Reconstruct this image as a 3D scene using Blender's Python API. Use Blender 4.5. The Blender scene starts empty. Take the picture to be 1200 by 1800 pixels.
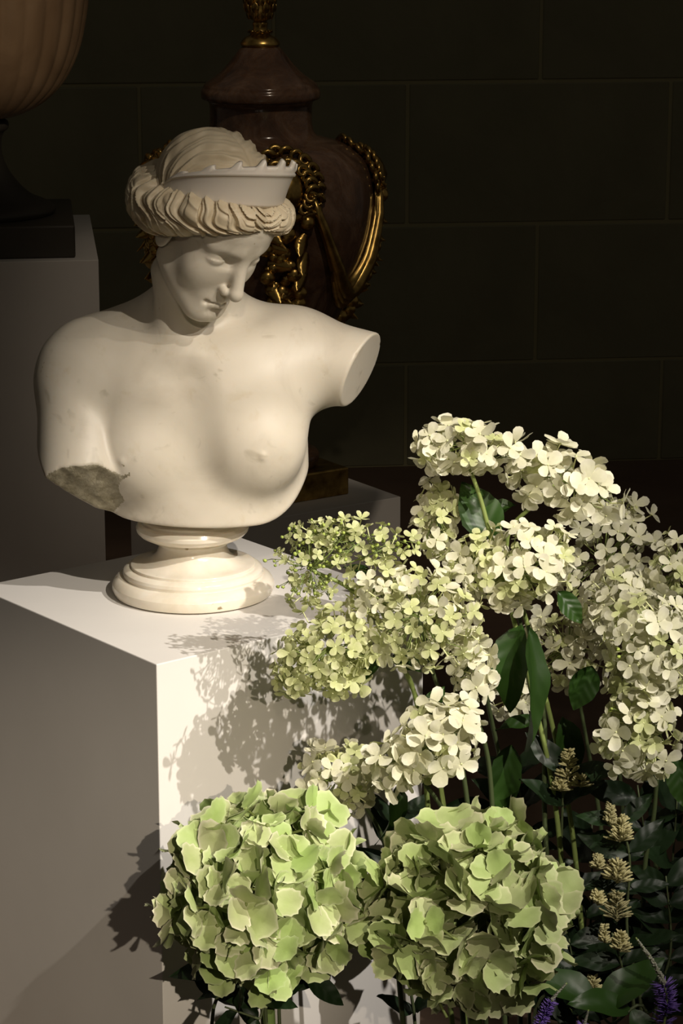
import bpy, bmesh, math, random
import numpy as np
from mathutils import Vector, Matrix, Quaternion

scene = bpy.context.scene
COL = scene.collection
R = math.radians

# ------------------------------------------------------------------ camera
FPX = 4500.0                      # focal length in pixels of the 1200x1800 frame
PITCH = R(14.8)
CAM = Vector((0.0, 0.0, 1.70))
cd = bpy.data.cameras.new('camera')
cam = bpy.data.objects.new('camera', cd); COL.objects.link(cam)
cam.location = CAM
cam.rotation_euler = (math.pi / 2 - PITCH, 0, 0)
cd.sensor_fit = 'VERTICAL'; cd.sensor_height = 36.0; cd.lens = 36.0 * FPX / 1800.0
cd.clip_start = 0.05; cd.clip_end = 60
scene.camera = cam

# ------------------------------------------------------------------ pixel -> place helpers
_f = Vector((0, math.cos(PITCH), -math.sin(PITCH)))
_u = Vector((0, math.sin(PITCH), math.cos(PITCH)))
_r = Vector((1, 0, 0))
def ray(u, v): return _f + _r * ((u - 600) / FPX) - _u * ((v - 900) / FPX)
def onz(u, v, z):                 # point of the horizontal plane z seen at the pixel
    d = ray(u, v); return CAM + d * ((z - CAM.z) / d.z)
def ony(u, v, y):                 # point at world depth y seen at the pixel
    d = ray(u, v); return CAM + d * ((y - CAM.y) / d.y)

# ------------------------------------------------------------------ world, exposure
scene.view_settings.view_transform = 'Standard'
scene.view_settings.look = 'None'
scene.view_settings.gamma = 1.0
scene.view_settings.use_curve_mapping = False
scene.view_settings.exposure = 0.0
w = bpy.data.worlds.new('world'); scene.world = w; w.use_nodes = True
w.node_tree.nodes['Background'].inputs[0].default_value = (1.0, 0.88, 0.70, 1)
w.node_tree.nodes['Background'].inputs[1].default_value = 0.036

def spot(name, loc, target, power, color, size_deg, blend, radius):
    l = bpy.data.lights.new(name, 'SPOT'); l.energy = power; l.color = color
    l.spot_size = R(size_deg); l.spot_blend = blend; l.shadow_soft_size = radius
    o = bpy.data.objects.new(name, l); COL.objects.link(o)
    o.location = loc
    d = Vector(target) - Vector(loc)
    o.rotation_euler = d.to_track_quat('-Z', 'Y').to_euler()
    return o
WARM = (1.0, 0.83, 0.645)
# gallery spots: two to the right above, one low on the plinth side, a weak frontal one, one over the urn; plus added fills for the head and the fluted vase
def from_dir(t, az, el, dist):
    return Vector(t) + dist * Vector((math.sin(R(az)) * math.cos(R(el)), -math.cos(R(az)) * math.cos(R(el)), math.sin(R(el))))
TGT = ony(580, 1245, 2.92)
spot('spot_high_right', from_dir(TGT, 50, 45, 3.5), TGT, 470, (1.0, .925, .84), 19.5, 1.0, .018)
TGT = ony(545, 1165, 2.92)
spot('spot_right', from_dir(TGT, 29, 40, 3.9), TGT, 440, (1.0, .90, .77), 20, 1.0, .018)
TGT = (-.28, 2.95, .40)
spot('spot_low', from_dir(TGT, 15, 24, 4.0), TGT, 290, (1.0, .85, .66), 13.5, 1.0, .015)
TGT = (-.12, 3.10, 1.30)
spot('fill_head', from_dir(TGT, 42, 27, 3.6), TGT, 120, (1.0, .90, .77), 8, 1.0, .02)  # added narrow fill that lifts the head and diadem
spot('spot_front', (-.02, -.7, 2.6), (.08, 4.5, .36), 130, WARM, 12, 1.0, .03)
spot('spot_urn', (.55, 3.0, 3.2), (-.16, 4.72, 1.0), 36, WARM, 17, .8, .05)
spot('fill_vase', (.6, 2.2, 2.6), (-.68, 4.85, 1.36), 65, WARM, 10, .8, .05)  # added fill, placed where it reaches and brightens the fluted bowl


# ------------------------------------------------------------------ scene helpers
def tag(o, label=None, cat=None, group=None, kind=None):
    if label: o['label'] = label
    if cat: o['category'] = cat
    if group: o['group'] = group
    if kind: o['kind'] = kind
    return o
def empty(name, loc, rz=0.0):
    o = bpy.data.objects.new(name, None); COL.objects.link(o)
    o.location = loc; o.rotation_euler = (0, 0, rz); o.empty_display_size = 0.05
    return o
def link(name, me, mat=None, parent=None, loc=None, rot=None):
    o = bpy.data.objects.new(name, me); COL.objects.link(o)
    if mat is not None and not me.materials: me.materials.append(mat)
    if parent is not None: o.parent = parent
    if loc is not None: o.location = loc
    if rot is not None: o.rotation_euler = rot
    return o
def pydata(name, v, f, smooth=True):
    me = bpy.data.meshes.new(name); me.from_pydata(v, [], f); me.update()
    if smooth: me.polygons.foreach_set('use_smooth', [True] * len(me.polygons))
    return me
def bm_mesh(name, bm, smooth=False):
    bmesh.ops.recalc_face_normals(bm, faces=bm.faces)
    me = bpy.data.meshes.new(name); bm.to_mesh(me); bm.free()
    if smooth: me.polygons.foreach_set('use_smooth', [True] * len(me.polygons))
    return me
def box_mesh(name, sx, sy, sz, bev=0.002, seg=2):     # base centre at the origin
    bm = bmesh.new(); bmesh.ops.create_cube(bm, size=1)
    for v in bm.verts: v.co = Vector((v.co.x * sx, v.co.y * sy, (v.co.z + .5) * sz))
    if bev: bmesh.ops.bevel(bm, geom=list(bm.edges), offset=bev, segments=seg, profile=.5, affect='EDGES')
    return bm_mesh(name, bm)
def lathe(name, prof, n=64, rib=None):                 # prof: list of (r, z); closed at the axis
    v = []; f = []
    m = len(prof)
    for r, z in prof:
        for k in range(n):
            a = 2 * math.pi * k / n
            rr = r * (rib(a, z) if rib else 1.0)
            v.append((rr * math.cos(a), rr * math.sin(a), z))
    for i in range(m - 1):
        for k in range(n):
            k2 = (k + 1) % n
            f.append((i * n + k, i * n + k2, (i + 1) * n + k2, (i + 1) * n + k))
    f.append(tuple(range(n))[::-1]); f.append(tuple((m - 1) * n + k for k in range(n)))
    return pydata(name, v, f)
def crisp(prof, eps=.0005, deg=28):                    # support points that keep the corners of a profile sharp
    out = [prof[0]]
    for a, b, c in zip(prof[:-2], prof[1:-1], prof[2:]):
        A, B_, C_ = Vector(a), Vector(b), Vector(c); d0, d1 = B_ - A, C_ - B_
        if d0.length > 2 * eps and d1.length > 2 * eps and math.degrees(d0.angle(d1)) > deg:
            out += [tuple(B_ - d0.normalized() * eps), b, tuple(B_ + d1.normalized() * eps)]
        else: out.append(b)
    return out + [prof[-1]]
def catmull(pts, n):
    P = [Vector(p) for p in pts]; P = [2 * P[0] - P[1]] + P + [2 * P[-1] - P[-2]]
    out = []
    for i in range(1, len(P) - 2):
        for k in range(n):
            t = k / n; a, b, c, d = P[i - 1], P[i], P[i + 1], P[i + 2]
            out.append(.5 * ((2 * b) + (c - a) * t + (2 * a - 5 * b + 4 * c - d) * t * t + (3 * b - a - 3 * c + d) * t ** 3))
    out.append(P[-2]); return out
def tube_data(pts, rad, n=8, v=None, f=None):          # tube along points; rad number or list
    v = [] if v is None else v; f = [] if f is None else f
    o = len(v); m = len(pts)
    t0 = (pts[1] - pts[0]).normalized()
    nrm = t0.orthogonal().normalized()
    for i, p in enumerate(pts):
        t = (pts[min(i + 1, m - 1)] - pts[max(i - 1, 0)]).normalized()
        nrm = (nrm - t * nrm.dot(t)).normalized(); b = t.cross(nrm)
        r = rad[i] if hasattr(rad, '__len__') else rad
        for k in range(n):
            a = 2 * math.pi * k / n
            v.append(tuple(p + nrm * (r * math.cos(a)) + b * (r * math.sin(a))))
    for i in range(m - 1):
        for k in range(n):
            k2 = (k + 1) % n
            f.append((o + i * n + k, o + i * n + k2, o + (i + 1) * n + k2, o + (i + 1) * n + k))
    f.append(tuple(o + k for k in range(n))[::-1]); f.append(tuple(o + (m - 1) * n + k for k in range(n)))
    return v, f

# ------------------------------------------------------------------ materials
def mat(name, col, rough=.6, metal=0., sss=0., spec=.5, coat=0.):
    m = bpy.data.materials.new(name); m.use_nodes = True
    b = m.node_tree.nodes['Principled BSDF']
    b.inputs['Base Color'].default_value = (*col, 1); b.inputs['Roughness'].default_value = rough
    b.inputs['Metallic'].default_value = metal; b.inputs['Specular IOR Level'].default_value = spec
    if sss:
        b.inputs['Subsurface Weight'].default_value = sss
        b.inputs['Subsurface Radius'].default_value = (.012, .008, .005); b.inputs['Subsurface Scale'].default_value = .6
    if coat: b.inputs['Coat Weight'].default_value = coat; b.inputs['Coat Roughness'].default_value = .08
    return m
def nodes(m): return m.node_tree.nodes, m.node_tree.links, m.node_tree.nodes['Principled BSDF']
def noise(m, scale, detail=4, rough=.55, dist=0., coord='Object'):
    N, L, b = nodes(m)
    tc = N.new('ShaderNodeTexCoord'); n = N.new('ShaderNodeTexNoise')
    n.inputs['Scale'].default_value = scale; n.inputs['Detail'].default_value = detail
    n.inputs['Roughness'].default_value = rough; n.inputs['Distortion'].default_value = dist
    L.new(tc.outputs[coord], n.inputs['Vector']); return n
def ramp(m, src, stops):
    N, L, b = nodes(m); r = N.new('ShaderNodeValToRGB')
    e = r.color_ramp.elements
    while len(e) < len(stops): e.new(.5)
    for i, (p, c) in enumerate(stops): e[i].position = p; e[i].color = (*c, 1)
    L.new(src, r.inputs[0]); return r
def mix(m, fac, a, b_, mode='MIX'):
    N, L, b = nodes(m); x = N.new('ShaderNodeMix'); x.data_type = 'RGBA'; x.blend_type = mode
    for s, val in ((x.inputs[0], fac), (x.inputs[6], a), (x.inputs[7], b_)):
        if isinstance(val, (int, float)): s.default_value = val
        elif isinstance(val, tuple): s.default_value = (*val, 1)
        else: L.new(val, s)
    return x.outputs[2]
def bump(m, src, strength=.2, dist=.002):
    N, L, b = nodes(m); x = N.new('ShaderNodeBump')
    x.inputs['Strength'].default_value = strength; x.inputs['Distance'].default_value = dist
    L.new(src, x.inputs['Height']); L.new(x.outputs[0], b.inputs['Normal'])

# ================================================================== room
M_STONE = mat('wall_stone', (.20, .18, .12), .85)
def stone_nodes(m, a, b_, sc):
    N, L, b = nodes(m); n1 = noise(m, sc, 6, .6, .3); n2 = noise(m, sc * 14, 4)
    c = ramp(m, n1.outputs[0], [(.3, a), (.7, b_)]); L.new(c.outputs[0], b.inputs['Base Color']); bump(m, n2.outputs[0], .25, .003)
stone_nodes(M_STONE, (.21, .20, .125), (.30, .285, .18), 2.2)
M_MORTAR = mat('wall_mortar', (.38, .35, .20), .9)
M_FLOOR = mat('floor_stone', (.10, .065, .045), .7)
stone_nodes(M_FLOOR, (.15, .095, .066), (.22, .145, .10), 3.0)
def room():
    # back wall: ashlar blocks with paler recessed joints, receding slightly to the right
    WA = R(6.0); W0 = Vector((0, 6.9, 0))
    wall = link('wall_back', box_mesh('wall_back', 6.4, .20, 3.12, 0), M_MORTAR, None, (W0.x - math.sin(WA) * .115, W0.y + math.cos(WA) * .115, 0), (0, 0, WA))
    tag(wall, kind='structure')
    BW, BH, J = .72, .385, .007
    me = []
    for k in range(3):
        me.append(box_mesh('stone_block', BW - J, .05, BH - J, .004, 1))
        me[-1].materials.append(M_STONE)
    rnd = random.Random(4)
    for row in range(-1, 8):
        z0 = .29 + BH * (row - 1)
        off = .18 if row % 2 == 0 else .54
        if z0 + BH < .05: continue
        for k in range(-5, 5):
            x = off + BW * (k + .5)
            if abs(x) > 3.0: continue
            b = link('stone_block', me[rnd.randrange(3)], None, wall, (x, -.0785 + rnd.uniform(-.001, .001), z0 + J / 2))
            if z0 < 0:
                b.scale.z = (BH + z0) / BH; b.location.z = J / 2
            if z0 + BH > 3.12: b.scale.z = (3.11 - z0) / BH
    fl = link('floor', box_mesh('floor', 8.0, 10.0, .1, 0), M_FLOOR, None, (0, 3.2, -.1)); tag(fl, kind='structure')
room()

M_PAINT = mat('plinth_paint', (.74, .69, .635), .55, spec=.3)
def paint_nodes(m):
    N, L, b = nodes(m); n1 = noise(m, 5, 4); c = ramp(m, n1.outputs[0], [(.3, (.70, .675, .64)), (.7, (.75, .725, .69))])
    L.new(c.outputs[0], b.inputs['Base Color']); n2 = noise(m, 320, 2); bump(m, n2.outputs[0], .08, .0006)
paint_nodes(M_PAINT)
def plinth(corner, size, h, ang, label, right=False):
    # corner: its nearest vertical edge (or its right edge) on the floor
    a = R(ang); e1 = Vector((math.cos(a), math.sin(a), 0)); e2 = Vector((-math.sin(a), math.cos(a), 0))
    c = corner + e1 * (size / 2) * (-1 if right else 1) + e2 * (size / 2)
    o = link('display_plinth', box_mesh('display_plinth', size, size, h, .0013, 2), M_PAINT, None, (c.x, c.y, 0), (0, 0, a))
    return tag(o, label, 'plinth')
P0 = onz(275, 1168, .75)
PANG = 38.5
plinth(P0, .415, .75, PANG, 'white painted square plinth under the marble bust')
VC = onz(704, 873, .50)
plinth(VC, .372, .50, 34, 'low white plinth under the brown urn with gilt garlands', right=True)
LC = ony(173, 457, 4.76)
plinth(LC, .60, LC.z, 7, 'taller white plinth under the fluted stone vase', right=True)

# ------------------------------------------------------------------ brown urn with gilt mounts
M_BRECCIA = mat('brown_marble', (.10, .055, .035), .14, spec=.5)
def brec(m):
    N, L, b = nodes(m); n1 = noise(m, 12, 7, .65, 1.2); n2 = noise(m, 30, 5, .6, 2.0)
    c1 = ramp(m, n1.outputs[0], [(.32, (.045, .026, .018)), (.5, (.115, .066, .042)), (.66, (.19, .12, .08))])
    c2 = ramp(m, n2.outputs[0], [(.47, (1, 1, 1)), (.5, (1.0, .82, .62)), (.53, (1, 1, 1))])
    L.new(mix(m, 1., c1.outputs[0], c2.outputs[0], 'MULTIPLY'), b.inputs['Base Color'])
brec(M_BRECCIA)
M_GILT = mat('gilt_bronze', (.52, .34, .10), .30, metal=1.0)
def gilt(m):
    N, L, b = nodes(m); n1 = noise(m, 40, 4); c = ramp(m, n1.outputs[0], [(.32, (.26, .16, .045)), (.62, (.66, .45, .14))])
    L.new(c.outputs[0], b.inputs['Base Color'])
gilt(M_GILT)
def smooth_prof(pr, n=6): return [(max(p.x, .0005), p.y) for p in catmull([(r, z, 0) for r, z in pr], n)]
def urn():
    a = R(34); e1 = Vector((math.cos(a), math.sin(a), 0)); e2 = Vector((-math.sin(a), math.cos(a), 0))
    c = VC - e1 * .186 + e2 * .186
    root = empty('lidded_urn', (c.x, c.y, .50), a)
    tag(root, 'dark brown marble urn with gilt garlands and a pinecone lid finial', 'urn')
    link('base_plate', box_mesh('urn_plate', .232, .232, .052, .003), M_GILT, root, (0, 0, 0))
    foot = [(.100, .052), (.104, .060), (.104, .075), (.092, .082), (.078, .10), (.060, .13), (.050, .17), (.048, .21), (.056, .235), (.066, .24), (.066, .255), (.056, .262)]
    link('foot', lathe('urn_foot', smooth_prof(foot, 4), 64), M_BRECCIA, root)
    body = [(.055, .262), (.085, .275), (.125, .31), (.165, .375), (.193, .45), (.205, .53), (.203, .585), (.188, .625), (.155, .652), (.118, .664), (.100, .672), (.094, .69), (.094, .725), (.099, .735)]
    def rad(z):
        for (r0, z0), (r1, z1) in zip(body[:-1], body[1:]):
            if z0 <= z <= z1: return r0 + (r1 - r0) * (z - z0) / (z1 - z0)
        return body[0][0]
    link('body', lathe('urn_body', smooth_prof(body, 5), 96), M_BRECCIA, root)
    lid = [(.099, .735), (.108, .738), (.109, .750), (.105, .757), (.102, .764), (.090, .772), (.073, .785), (.055, .805), (.040, .824), (.034, .83)]
    ld = link('lid', lathe('urn_lid', smooth_prof(lid, 4), 72), M_BRECCIA, root)
    rnd = random.Random(8)
    col = [(.030, .828), (.036, .835), (.030, .845), (.018, .852), (.013, .862), (.014, .872), (.010, .876)]
    fin = link('finial', lathe('urn_finial', smooth_prof(col, 4), 32), M_GILT, ld)
    leaf = gold_leaf('collar_leaf', .036, .022, .5)
    for k in range(10):
        t = 2 * math.pi * k / 10
        link('collar_leaf', leaf, M_GILT, ld, (.022 * math.cos(t), .022 * math.sin(t), .858), (R(205), 0, t - math.pi / 2))
    scale = gold_leaf('pinecone_scale', .019, .014, .5)
    cone_ = link('pinecone', lathe('urn_pinecone', smooth_prof([(.010, .874), (.022, .885), (.026, .902), (.022, .922), (.012, .938), (.002, .944)], 4), 24), M_GILT, ld)
    for r_ in range(5):
        z = .880 + r_ * .0125; rr = (.019, .024, .025, .021, .014)[r_]
        for k in range(9):
            t = 2 * math.pi * (k + .5 * (r_ % 2)) / 9
            link('pinecone_scale', scale, M_GILT, ld, (rr * math.cos(t), rr * math.sin(t), z), (R(68), 0, t - math.pi / 2))
    # gilt mounts: four masks with fruit garlands, swags of drapery between them
    berry = {}
    for k, r_ in enumerate((.0085, .0115, .015)):
        bm = bmesh.new(); bmesh.ops.create_icosphere(bm, subdivisions=2, radius=r_); berry[k] = bm_mesh('berry', bm, True)
        berry[k].materials.append(M_GILT)
    gl = gold_leaf('acanthus_leaf', .045, .026, .7); gl.materials.append(M_GILT)
    curl = []
    for k in range(3):
        pts = [Vector((.013 * math.cos(t * 1.0) * (1 - t / 9), .013 * math.sin(t) * (1 - t / 9), .002 * t)) for t in [q * .5 for q in range(13)]]
        v, f = tube_data(pts, [.0065 - .0003 * q for q in range(13)], 7); curl.append(pydata('curl', v, f)); curl[-1].materials.append(M_GILT)
    for q in range(4):
        # in the world this mount faces az; the urn's own turn is taken off
        az = R(-76 + 90 * q) - a
        d = Vector((math.cos(az), math.sin(az), 0)); s = Vector((-math.sin(az), math.cos(az), 0))
        def on(z, lat, out=0.0):
            rr = rad(z); t = az + lat / max(rr, .08)
            return Vector(((rr + out) * math.cos(t), (rr + out) * math.sin(t), z)), t
        # bearded mask
        bm = bmesh.new(); bmesh.ops.create_icosphere(bm, subdivisions=3, radius=1)
        for v in bm.verts:
            n = v.co.copy(); x, y, z = n
            r_ = 1 + .22 * math.exp(-((x / .2) ** 2 + ((z + .05) / .3) ** 2)) * (y < 0) - .12 * math.exp(-(((abs(x) - .36) / .15) ** 2 + ((z - .2) / .13) ** 2)) * (y < 0) \
                + .08 * math.exp(-((x / .35) ** 2 + ((z + .52) / .1) ** 2)) * (y < 0) + .1 * math.exp(-(((abs(x) - .35) / .2) ** 2 + ((z - .42) / .08) ** 2)) * (y < 0)
            v.co = Vector((x * .030 * r_, y * .026 * r_, z * .040 * r_))
        p, t = on(.592, 0, .008)
        link('mask', bm_mesh('urn_mask', bm, True), M_GILT, root, p, (0, 0, t + math.pi / 2))
        for k in range(36):
            ph = R(-50 + 280 * (k % 18) / 17); g_ = 1.0 if k < 18 else 1.45
            p, t = on(min(.66, .593 + .043 * g_ * math.sin(ph)), .040 * g_ * math.cos(ph), .014 if k < 18 else .004)
            link('curl', curl[k % 3], None, root, p, (R(90) + rnd.uniform(-.4, .4), rnd.uniform(-.4, .4), t + math.pi / 2))
        for k in range(64):
            z = .560 - .262 * (k / 63) ** .9
            p, t = on(z, rnd.uniform(-.046, .046) * (1 - .35 * k / 63), rnd.uniform(.003, .016))
            link('berry', berry[rnd.randrange(3)], None, root, p)
        for k in range(16):
            z = .55 - .25 * k / 15
            p, t = on(z, (-1 if k % 2 else 1) * rnd.uniform(.028, .042) * (1 - .3 * k / 15), .008)
            link('acanthus_leaf', gl, None, root, p, (R(100), rnd.uniform(-.6, .6) + (2.2 if k % 2 else -2.2), t + math.pi / 2))
        # drapery swag to the next mask
        for w_, (dz, rr_, out) in enumerate(((.0, .0105, .010), (-.014, .012, .013), (.016, .008, .007), (-.034, .010, .006))):
            pts = []
            for k in range(25):
                u = k / 24; t = az + R(13) + R(64) * u
                sag = .195 * (1 - abs(2 * u - 1) ** 1.7)
                z = .580 - sag * (1 + dz * 5) + dz * .3
                rr = rad(z) + out
                pts.append(Vector((rr * math.cos(t), rr * math.sin(t), z)))
            v, f = tube_data(pts, [rr_ * (.55 + .75 * math.sin(math.pi * k / 24)) for k in range(25)], 8)
            link('drapery_fold', pydata('drapery_fold', v, f), M_GILT, root)
        t = az + R(45)
        v, f = [], []
        p = Vector(((rad(.60) + .008) * math.cos(az + R(80)), (rad(.60) + .008) * math.sin(az + R(80)), .592))
        link('boss', berry[2], None, root, p)
    return root
def gold_leaf(name, L_, W_, curve):
    v, f = [], []
    n = 6
    for i in range(n + 1):
        t = i / n; w_ = W_ * math.sin(math.pi * min(1, .12 + .88 * t)) ** .8 * (1.0 if t < .99 else .0) * .5
        z = curve * L_ * t * t * .5
        v += [(-w_, t * L_, z - .15 * w_), (0, t * L_, z + .12 * W_ * (1 - t)), (w_, t * L_, z - .15 * w_)]
    for i in range(n):
        f += [(3 * i, 3 * i + 1, 3 * i + 4, 3 * i + 3), (3 * i + 1, 3 * i + 2, 3 * i + 5, 3 * i + 4)]
    o = len(v); v += [(x, y, z - .0022) for x, y, z in v[:o]]
    f += [tuple(o + k for k in q)[::-1] for q in f[:]]
    for i in range(n):
        f += [(3 * i, 3 * i + 3, o + 3 * i + 3, o + 3 * i), (3 * i + 5, 3 * i + 2, o + 3 * i + 2, o + 3 * i + 5)]
    return pydata(name, v, f)
urn()

# ------------------------------------------------------------------ fluted stone vase
M_ALAB = mat('honey_stone', (.34, .22, .12), .35, sss=.1)
def alab(m):
    N, L, b = nodes(m); n1 = noise(m, 7, 5, .6, .8); c = ramp(m, n1.outputs[0], [(.3, (.24, .15, .08)), (.7, (.42, .28, .16))])
    L.new(c.outputs[0], b.inputs['Base Color'])
alab(M_ALAB)
M_DARKST = mat('dark_stone', (.055, .048, .036), .5)
def fluted():
    k = 928.0 * 4.76 / 4.85
    c = ony(-38, 452, 4.945); top = LC.z
    root = empty('fluted_vase', (c.x, 4.945, top))
    tag(root, 'honey coloured fluted stone vase on a dark square base', 'vase')
    link('base_plate', box_mesh('fluted_base', .37, .37, .062, .004), M_DARKST, root, (0, 0, 0), (0, 0, R(7)))
    foot = [(.150, .062), (.152, .072), (.140, .082), (.110, .095), (.084, .118), (.062, .150), (.052, .185), (.056, .215), (.066, .225), (.066, .238), (.055, .245)]
    link('foot', lathe('fluted_foot', smooth_prof(foot, 4), 56), M_DARKST, root)
    NR = 30
    body = [(.055, .245), (.090, .252), (.135, .275), (.175, .315), (.205, .375), (.222, .45), (.228, .52), (.226, .58), (.218, .62), (.222, .63), (.222, .645), (.20, .65)]
    def rib(a, z): return 1.0 + (.028 * (abs(math.cos(NR * a / 2)) - .6) if z < .61 else 0)
    link('bowl', lathe('fluted_bowl', smooth_prof(body, 5), 360, rib), M_ALAB, root)
fluted()

# ================================================================== marble bust
# implicit modelling: signed distances on a sparse grid, surface nets to a mesh
def s_un(a, b, k):
    h = np.maximum(k - np.abs(a - b), 0) / k
    return np.minimum(a, b) - h * h * k * .25
def s_sub(a, b, k): return -s_un(-a, b, k)             # a minus b
def s_int(a, b, k): return -s_un(-a, -b, k)
def ell(p, c, r):
    q = (p - np.array(c, np.float32)); r = np.array(r, np.float32)
    k0 = np.linalg.norm(q / r, axis=1); k1 = np.linalg.norm(q / (r * r), axis=1) + 1e-9
    return k0 * (k0 - 1) / k1
def sph(p, c, r): return np.linalg.norm(p - np.array(c, np.float32), axis=1) - r
def cone(p, a, b, ra, rb):
    a = np.array(a, np.float32); b = np.array(b, np.float32); ab = b - a
    t = np.clip(((p - a) @ ab) / (ab @ ab), 0, 1)
    return np.linalg.norm(p - a - t[:, None] * ab, axis=1) - (ra + (rb - ra) * t)
def plane(p, c, n):
    n = np.array(n, np.float32); n = n / np.linalg.norm(n); return (p - np.array(c, np.float32)) @ n
def mirror(p): q = p.copy(); q[:, 0] = np.abs(q[:, 0]); return q

def grid(lo, hi, step):
    n = int(math.ceil((hi - lo) / step / 4.0)) * 4
    return lo + np.arange(n, dtype=np.float32) * step
def surf_nets(name, f, xs, ys, zs):
    nx, ny, nz = len(xs), len(ys), len(zs)
    bx, by, bz = xs.reshape(-1, 4), ys.reshape(-1, 4), zs.reshape(-1, 4)
    cx, cy, cz = bx.mean(1), by.mean(1), bz.mean(1)
    G = np.stack(np.meshgrid(cx, cy, cz, indexing='ij'), -1).reshape(-1, 3).astype(np.float32)
    d = f(G)
    hx = max(np.diff(xs).max(), np.diff(ys).max(), np.diff(zs).max()) * 2.0
    act = np.nonzero(np.abs(d) < hx * 1.75 * 1.5 + .004)[0]
    V = np.repeat(d[:, None], 64, 1).astype(np.float32)
    I, J, K = np.unravel_index(act, (len(cx), len(cy), len(cz)))
    Q = np.empty((len(act), 4, 4, 4, 3), np.float32)
    Q[..., 0] = bx[I][:, :, None, None]; Q[..., 1] = by[J][:, None, :, None]; Q[..., 2] = bz[K][:, None, None, :]
    Q = Q.reshape(-1, 3); out = np.empty(len(Q), np.float32)
    for s in range(0, len(Q), 400000): out[s:s + 400000] = f(Q[s:s + 400000])
    V[act] = out.reshape(-1, 64)
    V = V.reshape(len(cx), len(cy), len(cz), 4, 4, 4).transpose(0, 3, 1, 4, 2, 5).reshape(nx, ny, nz)
    S = V < 0
    c = np.zeros((nx - 1, ny - 1, nz - 1), np.uint8)
    for a in (0, 1):
        for b in (0, 1):
            for e in (0, 1): c += S[a:nx - 1 + a, b:ny - 1 + b, e:nz - 1 + e]
    A = np.nonzero((c > 0) & (c < 8)); na = len(A[0])
    idm = np.full(c.shape, -1, np.int32); idm[A] = np.arange(na)
    cor = [(a, b, e) for a in (0, 1) for b in (0, 1) for e in (0, 1)]
    val = {o: V[A[0] + o[0], A[1] + o[1], A[2] + o[2]] for o in cor}
    acc = np.zeros((na, 3), np.float64); cnt = np.zeros(na)
    ax = (xs, ys, zs)
    pos = {o: np.stack([ax[i][A[i] + o[i]] for i in range(3)], 1) for o in cor}
    for i, o in enumerate(cor):
        for q in cor[i + 1:]:
            if sum(abs(o[t] - q[t]) for t in range(3)) != 1: continue
            va, vb = val[o], val[q]; m = (va < 0) != (vb < 0)
            t = va[m] / (va[m] - vb[m])
            acc[m] += pos[o][m] + t[:, None] * (pos[q][m] - pos[o][m]); cnt[m] += 1
    vert = (acc / cnt[:, None]).astype(np.float32)
    faces = []
    for axis in range(3):
        sl0 = [slice(1, -1)] * 3; sl1 = [slice(1, -1)] * 3
        sl0[axis] = slice(0, -1); sl1[axis] = slice(1, None)
        e0, e1 = S[tuple(sl0)], S[tuple(sl1)]
        for flip in (False, True):
            E = np.nonzero((e0 & ~e1) if not flip else (~e0 & e1))
            g = [E[i] + (0 if i == axis else 1) for i in range(3)]
            o1, o2 = [i for i in range(3) if i != axis]
            def cell(d1, d2):
                h = list(g); h[o1] = g[o1] - d1; h[o2] = g[o2] - d2
                return idm[h[0], h[1], h[2]]
            q = np.stack([cell(1, 1), cell(0, 1), cell(0, 0), cell(1, 0)], 1)
            if flip ^ (axis == 1): q = q[:, ::-1]
            faces.append(q)
    F = np.concatenate(faces); F = F[(F >= 0).all(1)]
    me = bpy.data.meshes.new(name)
    me.vertices.add(na); me.vertices.foreach_set('co', vert.ravel())
    me.loops.add(F.size); me.loops.foreach_set('vertex_index', F.ravel().astype(np.int32))
    me.polygons.add(len(F)); me.polygons.foreach_set('loop_start', np.arange(0, F.size, 4, dtype=np.int32))
    me.update(calc_edges=True); me.validate()
    me.polygons.foreach_set('use_smooth', np.ones(len(me.polygons), bool))
    return me

BUST = onz(340, 1041, 0.75)        # centre of the round socle on the plinth top
HC = np.array((0.0330, -0.085, 0.494), np.float32)      # head centre in the bust frame
HS = 0.845                                             # head size against a 0.23 m head
HM = np.array([(0.7309, 0.6753, -0.1), (0.5214, -0.647, -0.557), (0.4404, -0.353, 0.825)], np.float32)   # rows: head left, forward, up
HM /= np.linalg.norm(HM, axis=1)[:, None]

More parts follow.
